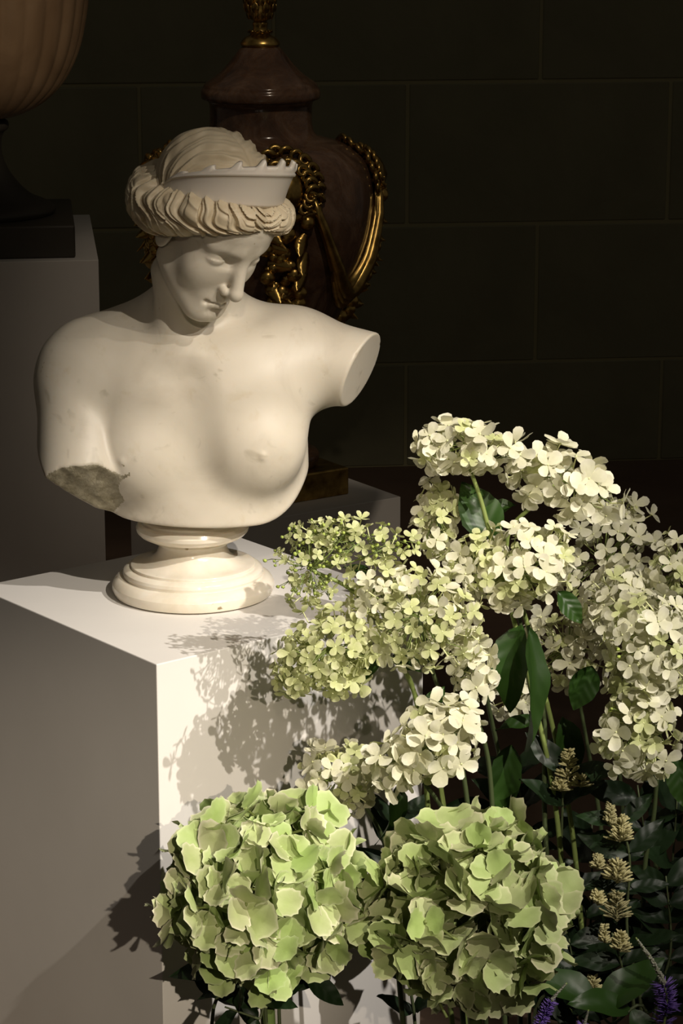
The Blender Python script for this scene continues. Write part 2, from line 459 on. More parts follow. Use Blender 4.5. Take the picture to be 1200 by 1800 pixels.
def head_sdf(q):                  # q in head space (x = her left, y = forward, z = up), metres of a life-size head
    m = mirror(q)
    d = ell(q, (0, -.018, .045), (.072, .095, .078))
    d = s_un(d, ell(q, (0, .026, -.012), (.0590, .066, .098)), .03)
    d = s_un(d, ell(q, (0, .034, .045), (.058, .056, .05)), .03)            # forehead
    d = s_un(d, cone(m, (.05, .0, -.06), (.016, .062, -.1), .014, .019), .03)  # jaw line
    d = s_un(d, sph(q, (0, .070, -.1015), .0175), .022)                     # chin
    d = s_un(d, ell(m, (.036, .052, -.036), (.022, .02, .026)), .024)       # cheek
    d = s_un(d, ell(q, (0, .070, -.072), (.026, .017, .022)), .018)         # muzzle
    d = s_un(d, cone(m, (.010, .084, .020), (.046, .064, .017), .0105, .0085), .012)  # brow
    d = s_sub(d, ell(m, (.033, .092, -.001), (.019, .017, .0125)), .010)    # eye socket
    d = s_sub(d, ell(m, (.0185, .0905, .000), (.0075, .0095, .0095)), .008)
    d = s_un(d, sph(m, (.032, .0640, -.003), .0155), .004)                  # eyeball
    lid = s_sub(sph(m, (.032, .0640, -.003), .0178), plane(m, (.032, .078, -.003), (0.0, .25, -1.0)), .001)
    d = s_un(d, lid, .002)                                                  # lowered upper lid
    low = s_int(sph(m, (.032, .0640, -.003), .0170), plane(m, (.032, .078, -.0095), (0, -.2, 1.0)), .001)
    d = s_un(d, low, .002)
    d = s_un(d, cone(q, (0, .082, .016), (0, .1065, -.040), .0085, .0098), .010)      # straight bridge
    d = s_un(d, sph(q, (0, .1075, -.044), .0098), .006)
    d = s_un(d, ell(m, (.0118, .0935, -.0465), (.0058, .0095, .0070)), .005)           # nostril wings
    d = s_sub(d, ell(m, (.0065, .0985, -.0555), (.0034, .006, .004)), .003)
    d = s_sub(d, cone(q, (0, .096, -.058), (0, .0925, -.067), .0022, .003), .004)     # philtrum
    d = s_un(d, cone(m, (.0, .0885, -.0695), (.0175, .0785, -.0745), .0052, .0024), .006)  # upper lip
    d = s_un(d, cone(m, (.0, .0855, -.0815), (.0135, .0785, -.0795), .0066, .0034), .006)   # lower lip
    d = s_sub(d, cone(m, (0, .0945, -.0752), (.0195, .0815, -.0765), .0017, .0016), .003)  # parting of the lips
    d = s_sub(d, ell(q, (0, .0905, -.0905), (.014, .006, .0045)), .008)
    d = s_sub(d, sph(m, (.0220, .0835, -.0770), .003), .006)
    e = ell(m, (.0705, -.006, -.018), (.0075, .016, .0285))                          # ear and lobe
    e = s_sub(e, ell(m, (.078, .000, -.012), (.006, .008, .016)), .004)
    d = s_un(d, e, .005)
    return d

def bust_sdf(p):
    p = p.astype(np.float32)
    pe = p * np.array((.69, 1, 1), np.float32)
    d = cone(pe, (.0085, .006, .06), (.0055, .014, .262), .097, .096)        # rib cage
    d = s_un(d, cone(p, (-.114, .012, .300), (.128, .014, .316), .040, .040), .06)   # shoulder girdle
    d = s_un(d, cone(p, (-.03, .03, .350), (-.125, .012, .312), .038, .036), .05)    # trapezius
    d = s_un(d, cone(p, (.03, .03, .346), (.135, .012, .318), .038, .034), .05)
    d = s_un(d, ell(p, (-.052, -.046, .262), (.070, .043, .070)), .05)       # pectorals
    d = s_un(d, ell(p, (.074, -.046, .268), (.074, .043, .072)), .05)
    br = ell(p, (.0860, -.060, .205), (.056, .047, .054))
    d = s_un(d, br, .030)
    br = ell(p, (-.0640, -.062, .199), (.054, .047, .053))
    d = s_un(d, br, .030)
    d = s_un(d, sph(p, (.0950, -.1050, .2065), .0020), .008)
    d = s_un(d, sph(p, (-.0790, -.1050, .2005), .0018), .007)
    d = s_un(d, cone(p, (-.01, -.066, .322), (-.10, -.032, .330), .005, .006), .035)  # collar bones
    d = s_un(d, cone(p, (.018, -.066, .324), (.11, -.032, .342), .005, .006), .035)
    d = s_sub(d, cone(p, (.004, -.112, .315), (.011, -.128, .160), .014, .020), .034)   # furrow between the breasts
    # her right arm (hangs), cut off above the elbow
    ra = s_un(sph(p, (-.136, -.008, .285), .053), cone(p, (-.138, -.018, .280), (-.131, -.108, .110), .053, .058), .03)
    ra = s_int(ra, plane(p, (-.134, -.096, .168), (.10, -.76, -.65)) + .0009 * np.sin(p[:, 0] * 120 + 2 * np.sin(p[:, 2] * 75)) + .0005 * np.sin(p[:, 0] * 310 + 3 * np.sin(p[:, 1] * 130)), .0025)
    d = s_un(d, ra, (.006 + .034 * np.clip((p[:, 2] - .235) / .09, 0, 1)).astype(np.float32))
    # her left arm (raised out to the side), cut off short
    la = s_un(sph(p, (.140, .004, .305), .053), cone(p, (.135, .002, .312), (.255, -.026, .292), .054, .048), .03)
    la = s_int(la, plane(p, (.2150, -.032, .308), (.86, -.36, -.34)), .003)
    d = s_un(d, la, .022)
    # neck
    d = s_un(d, cone(p, (.004, .020, .345), (.020, -.044, .455), .056, .043), .04)
    d = s_un(d, cone(p, (-.010, -.05, .325), (-.030, -.055, .43), .010, .010), .04)
    # lower edge of the bust
    bot = s_int(plane(p, (0, -.05, .113), (-.03, .10, -1)), plane(p, (.143, -.02, .145), (.8, .1, -.6)), .03)
    bot = s_int(bot, plane(p, (-.120, -.02, .130), (-.75, .1, -.65)), .03)
    d = s_int(d, bot, .006)
    d = s_int(d, plane(p, (0, .085, .25), (0, 1, .0)), .02)
    # head
    q = ((p - HC) @ HM.T) / HS
    near = np.nonzero((np.abs(q) < .2).all(1))[0]
    if len(near):
        h = head_sdf(q[near]) * HS
        d[near] = s_un(d[near], h, .028)
    return d

def wob(a): return np.sin(a) + .5 * np.sin(2.3 * a + 1.3) + .25 * np.sin(5.1 * a + .7)
ROLL = [(0., .080, .075, .016), (.026, .078, .073, .019), (.052, .063, .063, .0225), (.069, .036, .046, .028), (.077, .002, .022, .032),
        (.076, -.032, -.001, .034), (.064, -.064, -.010, .037), (.040, -.088, -.012, .040), (0., -.096, -.012, .042)]
def hair_sdf(q):
    m = mirror(q)
    x, y, z = m[:, 0], m[:, 1], m[:, 2]
    cap = ell(q, (0, -.022, .044), (.080, .096, .084))
    th = np.arctan2(z - .02, y + .02)
    s = th * 1.0 - 9.0 * x + .05 * wob(34 * x + 3 * th)
    cap = cap - (.0028 * np.sin(19 * s) + .0014 * np.sin(47 * s + 2 * np.sin(30 * x))) * (.12 + .88 * np.minimum(1, (x / .035) ** 1.5))
    cap = cap + .0015 * np.exp(-(x / .003) ** 2)
    cap = s_int(cap, plane(q, (0, -.034, .010), (0, .50, -.85)), .004)
    rol = np.full(len(q), 1e3, np.float32); arc = np.zeros(len(q), np.float32); hz = np.zeros(len(q), np.float32)
    acc = 0.
    for (a, b) in zip(ROLL[:-1], ROLL[1:]):
        A = np.array(a[:3], np.float32); Bv = np.array(b[:3], np.float32); ab = Bv - A; ln = float(np.linalg.norm(ab))
        t = np.clip(((m - A) @ ab) / (ab @ ab), 0, 1)
        cpt = A + t[:, None] * ab; dd = np.linalg.norm(m - cpt, axis=1) - (a[3] + (b[3] - a[3]) * t)
        w_ = dd < rol
        rol = np.where(w_, dd, rol); arc = np.where(w_, acc + t * ln, arc); hz = np.where(w_, z - cpt[:, 2], hz)
        acc += ln
    k = .75 + 2.2 * np.exp(-(arc / .030) ** 2)
    ph = (arc - k * hz + .0060 * np.sin(hz * 170 - arc * 20) + .002 * np.sin(arc * 90)) / .021
    rol = rol - .0034 * np.sin(2 * np.pi * ph) - .0021 * np.sin(2 * np.pi * ph * 2 + 1.0 + np.sin(arc * 60)) - .0008 * np.sin(2 * np.pi * ph * 4 + 2 * np.sin(arc * 40))
    rol = rol + .004 * np.exp(-(x / .003) ** 2) * (y > 0)
    return s_un(cap, rol, .006)

M_MARBLE = mat('white_marble', (.80, .74, .63), .46, sss=.25, spec=.45)
def marble_nodes(m):
    N, L, b = nodes(m)
    n1 = noise(m, 9, 6, .6, .6); n2 = noise(m, 34, 5, .6, .3)
    c1 = ramp(m, n1.outputs[0], [(.28, (.53, .47, .375)), (.46, (.635, .575, .47)), (.7, (.68, .62, .515))])
    c2 = ramp(m, n2.outputs[0], [(.60, (1, 1, 1)), (.80, (.90, .86, .78))])
    n4 = noise(m, 21, 3, .5, 1.4); n5 = noise(m, 75, 2, .5, .0)
    c4 = ramp(m, n4.outputs[0], [(.62, (1, 1, 1)), (.72, (.80, .79, .76))])
    c5 = ramp(m, n5.outputs[0], [(.76, (1, 1, 1)), (.80, (.66, .58, .44))])
    c = mix(m, 1.0, mix(m, 1.0, c1.outputs[0], c2.outputs[0], 'MULTIPLY'), c4.outputs[0], 'MULTIPLY')
    L.new(mix(m, 1.0, c, c5.outputs[0], 'MULTIPLY'), b.inputs['Base Color'])
    n3 = noise(m, 160, 3); bump(m, n3.outputs[0], .06, .001)
marble_nodes(M_MARBLE)
M_SMOOTH = mat('pale_smooth_marble', (.78, .71, .62), .4, sss=.2)
M_HAIR = mat('patinated_marble', (.66, .55, .40), .5, sss=.2, spec=.4)
def hair_nodes(m):
    N, L, b = nodes(m); n1 = noise(m, 16, 5, .6, .5); c = ramp(m, n1.outputs[0], [(.3, (.54, .44, .29)), (.7, (.70, .60, .43))]); L.new(c.outputs[0], b.inputs['Base Color'])
hair_nodes(M_HAIR)
M_CUT = mat('weathered_marble', (.42, .38, .28), .85)
def cut_nodes(m):
    N, L, b = nodes(m); n1 = noise(m, 60, 6, .65, .4); c = ramp(m, n1.outputs[0], [(.3, (.20, .17, .10)), (.5, (.36, .32, .22)), (.7, (.48, .43, .32))])
    L.new(c.outputs[0], b.inputs['Base Color']); n2 = noise(m, 130, 5, .7); bump(m, n2.outputs[0], .6, .004)
cut_nodes(M_CUT)
def build_bust():
    root = empty('marble_bust', BUST)
    tag(root, 'cream marble bust of a woman with downcast head, diadem and cut arms on socle', 'bust')
    me = surf_nets('bust_body', bust_sdf, grid(-.212, .262, .0017), grid(-.200, .115, .0017),
                   np.concatenate([grid(.085, .325, .0024), grid(.3274, .615, .0013)]))
    me.materials.append(M_MARBLE); me.materials.append(M_CUT)
    body = link('body', me, None, root)
    # the broken underside of the hanging arm is a rougher, dirtier stone
    n = len(me.polygons); ce = np.empty(n * 3, np.float32); no = np.empty(n * 3, np.float32)
    me.polygons.foreach_get('center', ce); me.polygons.foreach_get('normal', no)
    ce = ce.reshape(-1, 3); no = no.reshape(-1, 3)
    cn = np.array((.10, -.76, -.65)); cn /= np.linalg.norm(cn)
    sel = (no @ cn > .86) & (np.abs((ce - np.array((-.134, -.096, .168))) @ cn) < .005) & (ce[:, 0] < -.07) & (ce[:, 2] > .1)
    idx = np.zeros(n, np.int32); idx[sel] = 1; me.polygons.foreach_set('material_index', idx)
    # hair
    hm = surf_nets('bust_hair', hair_sdf, grid(-.128, .128, .0014), grid(-.158, .118, .0014), grid(-.05, .150, .0014))
    M4 = Matrix(((HM[0][0], HM[1][0], HM[2][0], 0), (HM[0][1], HM[1][1], HM[2][1], 0), (HM[0][2], HM[1][2], HM[2][2], 0), (0, 0, 0, 1))).to_4x4()
    X = Matrix.Translation(Vector(HC.tolist())) @ M4 @ Matrix.Scale(HS, 4)
    hm.transform(X); hm.flip_normals(); hm.update()
    hair = link('hair', hm, M_HAIR, root); hair['label'] = 'waved marble hair parted in the middle'
    # diadem: a crescent band leaning outwards with a scalloped crest
    v, f = [], []; NP = 168; AM = R(104)
    prof = [(0, 0), (.08, .0012), (.35, .0030), (.62, .0058), (.70, .0072), (.73, .0098), (.78, .0102), (.81, .0078), (1.0, .0098)]
    ring = len(prof) * 2
    for i in range(NP + 1):
        a = -AM + 2 * AM * i / NP; u = a / AM
        hgt = .072 * max(0.0, math.cos(u * math.pi / 2)) ** .45 + .004
        ph = (a / R(23.0)) % 1.0; dist = min(ph, 1 - ph)               # prongs every 23 degrees
        prong = math.exp(-(dist / .17) ** 4)
        sc = 1.0 if True else 0
        cx, cy, cz = (.085 * math.sin(a)), -.016 + .0935 * math.cos(a), .092 - .050 * (1 - max(math.cos(a), -.3))
        ox, oy = math.sin(a), math.cos(a) * .9
        row = []
        for (s, out) in prof:
            top = 1.0
            if s == 1.0: s = .88 + .15 * prong * min(1, hgt / .03)
            z = s * hgt; o = out * min(1, hgt / .03) - .27 * z
            row.append((cx + ox * o, cy + oy * o, cz + z * .97))
        back = [(p[0] - ox * .0075, p[1] - oy * .0075, p[2]) for p in row[::-1]]
        v += row + back
    for i in range(NP):
        for k in range(ring):
            k2 = (k + 1) % ring
            f.append((i * ring + k, (i + 1) * ring + k, (i + 1) * ring + k2, i * ring + k2))
    f.append(tuple(range(ring))); f.append(tuple(NP * ring + k for k in range(ring))[::-1])
    dm = pydata('bust_diadem', v, f); dm.transform(X); dm.flip_normals(); dm.update()
    dd = link('diadem', dm, M_SMOOTH, root); dd['label'] = 'crescent marble diadem with a scalloped crest'
    # turned socle
    P = [(.0, .0), (.097, .0), (.1025, .0025), (.1050, .0085), (.1048, .0150), (.1015, .0205), (.0965, .0240), (.0938, .0246), (.0905, .0246),
         (.0905, .0268), (.0912, .0290), (.0900, .0330), (.0865, .0358), (.0840, .0364), (.0805, .0364), (.0805, .0402), (.0785, .0408), (.072, .0412), (.063, .0430), (.054, .0475), (.048, .053),
         (.0445, .060), (.0437, .066), (.0445, .0690), (.0455, .0700), (.0490, .0700), (.0490, .0738), (.0530, .0738), (.0600, .0758), (.0675, .0795), (.0720, .0845), (.0728, .0895), (.0705, .0940),
         (.0680, .0950), (.0655, .0950), (.0655, .0985), (.064, .1), (.06, .1005), (.06, .118), (.0, .118)]
    sm = lathe('bust_socle', crisp(P[1:-1]), 96)
    sc = link('socle', sm, M_SOCLE, root); sc['label'] = 'polished marble socle with turned mouldings'
    return root
M_SOCLE = mat('polished_marble', (.80, .74, .62), .16, sss=.2, spec=.5)
def socle_nodes(m):
    N, L, b = nodes(m)
    n1 = noise(m, 14, 5, .6, .5); n2 = noise(m, 55, 3, .5, .2)
    c1 = ramp(m, n1.outputs[0], [(.3, (.70, .63, .50)), (.6, (.82, .76, .65))])
    c2 = ramp(m, n2.outputs[0], [(.71, (1, 1, 1)), (.76, (.40, .34, .22))])
    L.new(mix(m, 1.0, c1.outputs[0], c2.outputs[0], 'MULTIPLY'), b.inputs['Base Color'])
socle_nodes(M_SOCLE)
build_bust()

# ================================================================== flowers
def leafy(name, c0, c1, rough=.5, trans=.3, length=.03, axis=1, rnd_amt=.25, veins=0.0, tint=None, rim=False):
    m = bpy.data.materials.new(name); m.use_nodes = True
    N, L, b = nodes(m)
    tc = N.new('ShaderNodeTexCoord'); sp = N.new('ShaderNodeSeparateXYZ'); L.new(tc.outputs['Object'], sp.inputs[0])
    mr = N.new('ShaderNodeMapRange'); mr.inputs[1].default_value = 0; mr.inputs[2].default_value = length
    L.new(sp.outputs[axis], mr.inputs[0])
    if rim:
        ra = N.new('ShaderNodeAttribute'); ra.attribute_name = 'rim'
        mr.inputs[2].default_value = 1.0; L.new(ra.outputs['Fac'], mr.inputs[0])
    r = ramp(m, mr.outputs[0], [(.0, c0), (.82 if rim else .62, tuple(a * .7 + d * .3 for a, d in zip(c0, c1))), (1., c1)])
    oi = N.new('ShaderNodeObjectInfo')
    n1 = noise(m, 1.2 / length, 4, .6)
    hsv = N.new('ShaderNodeHueSaturation')
    rr = N.new('ShaderNodeMapRange'); rr.inputs[3].default_value = 1 - rnd_amt; rr.inputs[4].default_value = 1 + rnd_amt * .6
    L.new(oi.outputs['Random'], rr.inputs[0]); L.new(rr.outputs[0], hsv.inputs['Value'])
    col = r.outputs[0]
    if tint:
        col = mix(m, oi.outputs['Random'], col, mix(m, .75, col, tint))
    nr = ramp(m, n1.outputs[0], [(.3, (.86, .86, .80)), (.7, (1.06, 1.06, 1.04))])
    col = mix(m, 1.0, col, nr.outputs[0], 'MULTIPLY')
    L.new(col, hsv.inputs['Color'])
    L.new(hsv.outputs[0], b.inputs['Base Color'])
    b.inputs['Roughness'].default_value = rough; b.inputs['Specular IOR Level'].default_value = .35
    if veins:
        wv = N.new('ShaderNodeTexWave'); wv.wave_type = 'BANDS'; wv.bands_direction = 'Y'
        ab = N.new('ShaderNodeMath'); ab.operation = 'ABSOLUTE'; L.new(sp.outputs[0], ab.inputs[0])
        ml = N.new('ShaderNodeMath'); ml.operation = 'MULTIPLY_ADD'; ml.inputs[1].default_value = -.9; L.new(ab.outputs[0], ml.inputs[0]); L.new(sp.outputs[1], ml.inputs[2])
        cb = N.new('ShaderNodeCombineXYZ'); L.new(ml.outputs[0], cb.inputs[1])
        wv.inputs['Scale'].default_value = veins; wv.inputs['Distortion'].default_value = .4; L.new(cb.outputs[0], wv.inputs['Vector'])
        bump(m, wv.outputs[0], .35, .0012)
    else:
        n2 = noise(m, 4.5 / length, 4, .6); bump(m, n2.outputs[0], .25, .0012)
    if trans:
        t = N.new('ShaderNodeBsdfTranslucent'); L.new(hsv.outputs[0], t.inputs['Color'])
        mx = N.new('ShaderNodeMixShader'); mx.inputs[0].default_value = trans
        L.new(b.outputs[0], mx.inputs[1]); L.new(t.outputs[0], mx.inputs[2])
        L.new(mx.outputs[0], N['Material Output'].inputs[0])
    return m
M_MOP = leafy('mophead_petal', (.46, .52, .24), (.86, .82, .64), .6, .10, .034, 1, .22, tint=(.24, .39, .08), rim=True)
M_MOPC = leafy('mophead_petal_olive', (.41, .46, .22), (.72, .68, .48), .6, .10, .034, 1, .22, tint=(.25, .38, .09), rim=True)
M_EYE = mat('floret_eye', (.16, .20, .05), .6)
M_PAN = leafy('panicle_petal', (.78, .77, .56), (.85, .83, .70), .5, .28, .016, 1, .10)
M_PANG = leafy('panicle_petal_lime', (.60, .65, .30), (.74, .74, .48), .5, .30, .013, 1, .15)
M_PANEYE = mat('panicle_eye', (.62, .64, .34), .6)
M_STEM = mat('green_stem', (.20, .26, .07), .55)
M_STEMM = mat('shaded_stem', (.05, .07, .022), .6)  # stem green darkened, the shade among the flowers put into its colour
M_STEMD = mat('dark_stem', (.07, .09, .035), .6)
M_BUD = leafy('lime_bud', (.42, .52, .12), (.62, .68, .25), .5, .1, .006)
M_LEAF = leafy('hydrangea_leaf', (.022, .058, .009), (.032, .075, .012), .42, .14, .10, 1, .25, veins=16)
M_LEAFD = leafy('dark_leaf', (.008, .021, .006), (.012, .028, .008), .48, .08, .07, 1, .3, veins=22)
M_CREAM = leafy('cream_bud', (.46, .42, .22), (.70, .62, .38), .6, .1, .006)
M_PURPLE = leafy('purple_floret', (.22, .13, .52), (.36, .25, .75), .6, .1, .006)
M_PGREY = mat('veronica_bud', (.30, .30, .24), .7)

def petal_mesh(name, L_, W_, cup, wave, serr, seed, seg=14, cy=.56, pinch=.35):
    """rounded petal from its base at the origin along +y; the colour attribute runs from the middle (0) to the rim (1)"""
    rnd = random.Random(seed); v = []; f = []; col = []
    ph = rnd.uniform(0, 6); ph2 = rnd.uniform(0, 6)
    def pt(x, y, r_):
        s_, t = 2 * x / W_, y / L_
        z = cup * L_ * t * t + .30 * cup * W_ * s_ * s_ + wave * L_ * (math.sin(ph + 3.3 * s_ + 3 * t) * t + .5 * math.sin(ph2 + 7 * s_) * t * abs(s_))
        v.append((x, y, z)); col.append(r_)
    pt(0, cy * L_, 0.)
    for r_ in (.55, 1.0):
        for k in range(seg):
            a = 2 * math.pi * k / seg
            q = r_ * (1 + (serr * ((1 if k % 2 else -1) * .6 + rnd.uniform(-.6, .6)) if r_ == 1.0 else 0))
            c, sn = math.cos(a), math.sin(a)
            y = cy * L_ + (q * c * (L_ - cy * L_) if c > 0 else q * c * cy * L_)
            pt(W_ / 2 * q * sn * (1 - pinch * max(0, -c)), y, r_)
    for k in range(seg):
        k2 = (k + 1) % seg
        f.append((0, 1 + k2, 1 + k)); f.append((1 + k, 1 + k2, 1 + seg + k2, 1 + seg + k))
    me = pydata(name, v, f)
    at = me.attributes.new('rim', 'FLOAT', 'POINT'); at.data.foreach_set('value', col)
    return me
def leaf_mesh(name, L_, W_, bend, fold, seed, rows=10, cols=6, serr=.0, twist=0.):
    rnd = random.Random(seed); v = []; f = []
    for i in range(rows + 1):
        t = i / rows
        w_ = (math.sin(math.pi * t ** .82) ** .85 if 0 < t < 1 else .02) * W_ / 2
        for j in range(cols + 1):
            s = 2 * j / cols - 1
            x = s * w_ * (1 + (serr * rnd.uniform(-1, 1) if abs(s) > .99 else 0)); y = t * L_
            z = -bend * L_ * t * t + fold * abs(x) + .045 * L_ * math.sin(6 * t + seed + s) * s + .02 * L_ * math.sin(13 * t + 2 * seed) * abs(s)
            tw = twist * t; x, z = x * math.cos(tw) - z * math.sin(tw) * .3, z + x * math.sin(tw)
            v.append((x, y, z))
    for i in range(rows):
        for j in range(cols):
            a = i * (cols + 1) + j; f.append((a, a + 1, a + cols + 2, a + cols + 1))
    return pydata(name, v, f)
def aim(n, roll):                  # rotation that turns +z to n, then rolls about it
    q = Vector((0, 0, 1)).rotation_difference(n.normalized())
    return (q @ Quaternion((0, 0, 1), roll))
def along(d, n):                   # +y to d, +z as near n as possible
    d = d.normalized(); x = d.cross(n).normalized(); z = x.cross(d)
    return Matrix((x, d, z)).transposed().to_quaternion()
def put(name, me, parent, loc, quat, scale=1.0):
    o = bpy.data.objects.new(name, me); COL.objects.link(o); o.parent = parent
    o.rotation_mode = 'QUATERNION'; o.rotation_quaternion = quat; o.location = loc; o.scale = (scale,) * 3 if not hasattr(scale, '__len__') else scale
    return o
def eye_mesh(name, r, ped, m):
    bm = bmesh.new(); bmesh.ops.create_icosphere(bm, subdivisions=1, radius=r)
    for v in bm.verts: v.co.z = v.co.z * .8 + r * .5
    me = bm_mesh(name, bm, True); vs = [tuple(v.co) for v in me.vertices]; fs = [tuple(p.vertices) for p in me.polygons]
    vs, fs = tube_data([Vector((0, 0, -ped)), Vector((0, 0, -ped * .5)), Vector((0, 0, 0))], r * .55, 5, vs, fs)
    me2 = pydata(name, vs, fs); me2.materials.append(m); return me2
def sphere_pts(n, seed):
    rnd = random.Random(seed); g = math.pi * (3 - math.sqrt(5)); out = []
    for i in range(n):
        z = 1 - 2 * (i + .5) / n; r_ = math.sqrt(1 - z * z); a = g * i + rnd.uniform(-.25, .25)
        out.append(Vector((r_ * math.cos(a), r_ * math.sin(a), z + rnd.uniform(-.03, .03))).normalized())
    return out

# ------------------------------------------------------------------ two big green mophead hydrangeas
MOPP = {}
def mop_meshes(key, m):
    MOPP[key] = [petal_mesh('mophead_petal', .0365 * (1 + .10 * math.sin(k * 2.1)), .0425 * (1 + .08 * math.cos(k * 1.7)), (.12, .26, .0, .36, -.14, .18)[k], .10, .075, 40 + k, 24, .52, .25) for k in range(6)]
    for p in MOPP[key]: p.materials.append(m)
mop_meshes('a', M_MOP); mop_meshes('b', M_MOPC)
MOP_EYE = eye_mesh('mophead_floret', .0030, .045, M_EYE)
def stem_to_floor(root, pts, r0, r1, m, name='stem'):
    P = catmull(pts, 8); n = len(P)
    v, f = tube_data(P, [r0 + (r1 - r0) * i / (n - 1) for i in range(n)], 8)
    return link(name, pydata(name, v, f), m, root)
def mophead(u, v, y, rad, key, seed, label, n=74, foot=(0, 0)):
    c = ony(u, v, y); rnd = random.Random(seed)
    base = Vector((c.x + foot[0], c.y + foot[1], 0))
    root = empty('mophead_hydrangea', base); tag(root, label, 'flower')
    o = c - base
    stem_to_floor(root, [Vector((0, 0, 0)), Vector((o.x * .3, o.y * .3, o.z * .4)), Vector((o.x * .85, o.y * .85, o.z - rad * 1.1)), o + Vector((0, 0, -rad * .3))], .010, .0075, M_STEMG)
    for d in sphere_pts(n, seed):
        nrm = (d + Vector((rnd.gauss(0, .52), rnd.gauss(0, .52), rnd.gauss(0, .52) + .06))).normalized()
        rr = rad * rnd.uniform(.84, .99)
        p = Vector((d.x, d.y, d.z * .97)) * rr
        fl = put('floret', MOP_EYE, root, o + p, aim(nrm, rnd.uniform(0, 6.28)), 1.0)
        sc = rnd.uniform(.82, 1.12)
        for k in range(4):
            q = Quaternion((0, 0, 1), math.pi / 2 * k + rnd.uniform(-.15, .15)) @ Quaternion((1, 0, 0), rnd.gauss(.26, .36)) @ Quaternion((0, 1, 0), rnd.gauss(0, .26))
            put('petal', MOPP[key][rnd.randrange(6)], fl, (0, 0, .0006 * k), q, sc * rnd.uniform(.85, 1.08))
    # the crowded inner florets, only seen through the gaps
    bm = bmesh.new()
    for d in sphere_pts(60, seed + 1):
        nrm = (d + Vector((rnd.gauss(0, .5), rnd.gauss(0, .5), rnd.gauss(0, .5)))).normalized()
        X = Matrix.Translation(o + d * rad * .74) @ aim(nrm, rnd.uniform(0, 6.28)).to_matrix().to_4x4()
        for k in range(4):
            t = bmesh.new(); t.from_mesh(MOPP[key][rnd.randrange(6)])
            t.transform(X @ (Quaternion((0, 0, 1), math.pi / 2 * k) @ Quaternion((1, 0, 0), rnd.gauss(.2, .3))).to_matrix().to_4x4())
            tm = bpy.data.meshes.new('tmp'); t.to_mesh(tm); t.free(); bm.from_mesh(tm); bpy.data.meshes.remove(tm)
    me = bpy.data.meshes.new('inner_florets'); bm.to_mesh(me); bm.free()
    me.polygons.foreach_set('use_smooth', [True] * len(me.polygons))
    me.materials.append(MOPP[key][0].materials[0]); link('inner_florets', me, None, root)['kind'] = 'stuff'
    return root
M_STEMG = mat('thick_stem', (.10, .15, .035), .55)
mophead(463, 1566, 2.735, .1065, 'a', 3, 'round green mophead hydrangea in front of the white plinth edge', foot=(.015, -.01))
mophead(828, 1600, 2.70, .110, 'b', 11, 'round olive green mophead hydrangea beside the cream bud spikes', foot=(.03, -.02))

# ------------------------------------------------------------------ white panicle hydrangeas
PP = {}
for key, m, ln in (('w', M_PAN, .0165), ('g', M_PANG, .0125)):
    PP[key] = [petal_mesh('panicle_petal', ln * (1 + .08 * math.sin(k * 2.3)), ln * (.80 + .08 * math.cos(k * 1.9)), (.06, .22, -.08, .12)[k], .03, 0, 70 + k, 10, .62, .45) for k in range(4)]
    for p in PP[key]: p.materials.append(m)
PEYE = {'w': eye_mesh('panicle_floret', .0016, .016, M_PANEYE), 'g': eye_mesh('panicle_floret_lime', .0013, .013, M_PANEYE)}
BUDM = []
for k in range(2):
    bm = bmesh.new(); bmesh.ops.create_icosphere(bm, subdivisions=1, radius=.0024)
    for v in bm.verts: v.co.z *= 1.25
    BUDM.append(bm_mesh('bud', bm, True)); BUDM[-1].materials.append(M_BUD)
HLEAF = [leaf_mesh('hydrangea_leaf', .10, .062, (.15, .32, .05, .45)[k], .38, k, 12, 6, .05, (.0, .5, -.4, .7)[k]) for k in range(4)]
for p in HLEAF: p.materials.append(M_LEAF)
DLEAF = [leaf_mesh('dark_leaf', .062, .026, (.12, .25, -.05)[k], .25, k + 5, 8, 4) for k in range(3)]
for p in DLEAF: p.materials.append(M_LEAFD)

GLEAF = [leaf_mesh('glossy_leaf', .066, .030, (.10, .2, .0)[k], .3, k + 9, 10, 4) for k in range(3)]
for p in GLEAF: p.materials.append(M_LEAF)

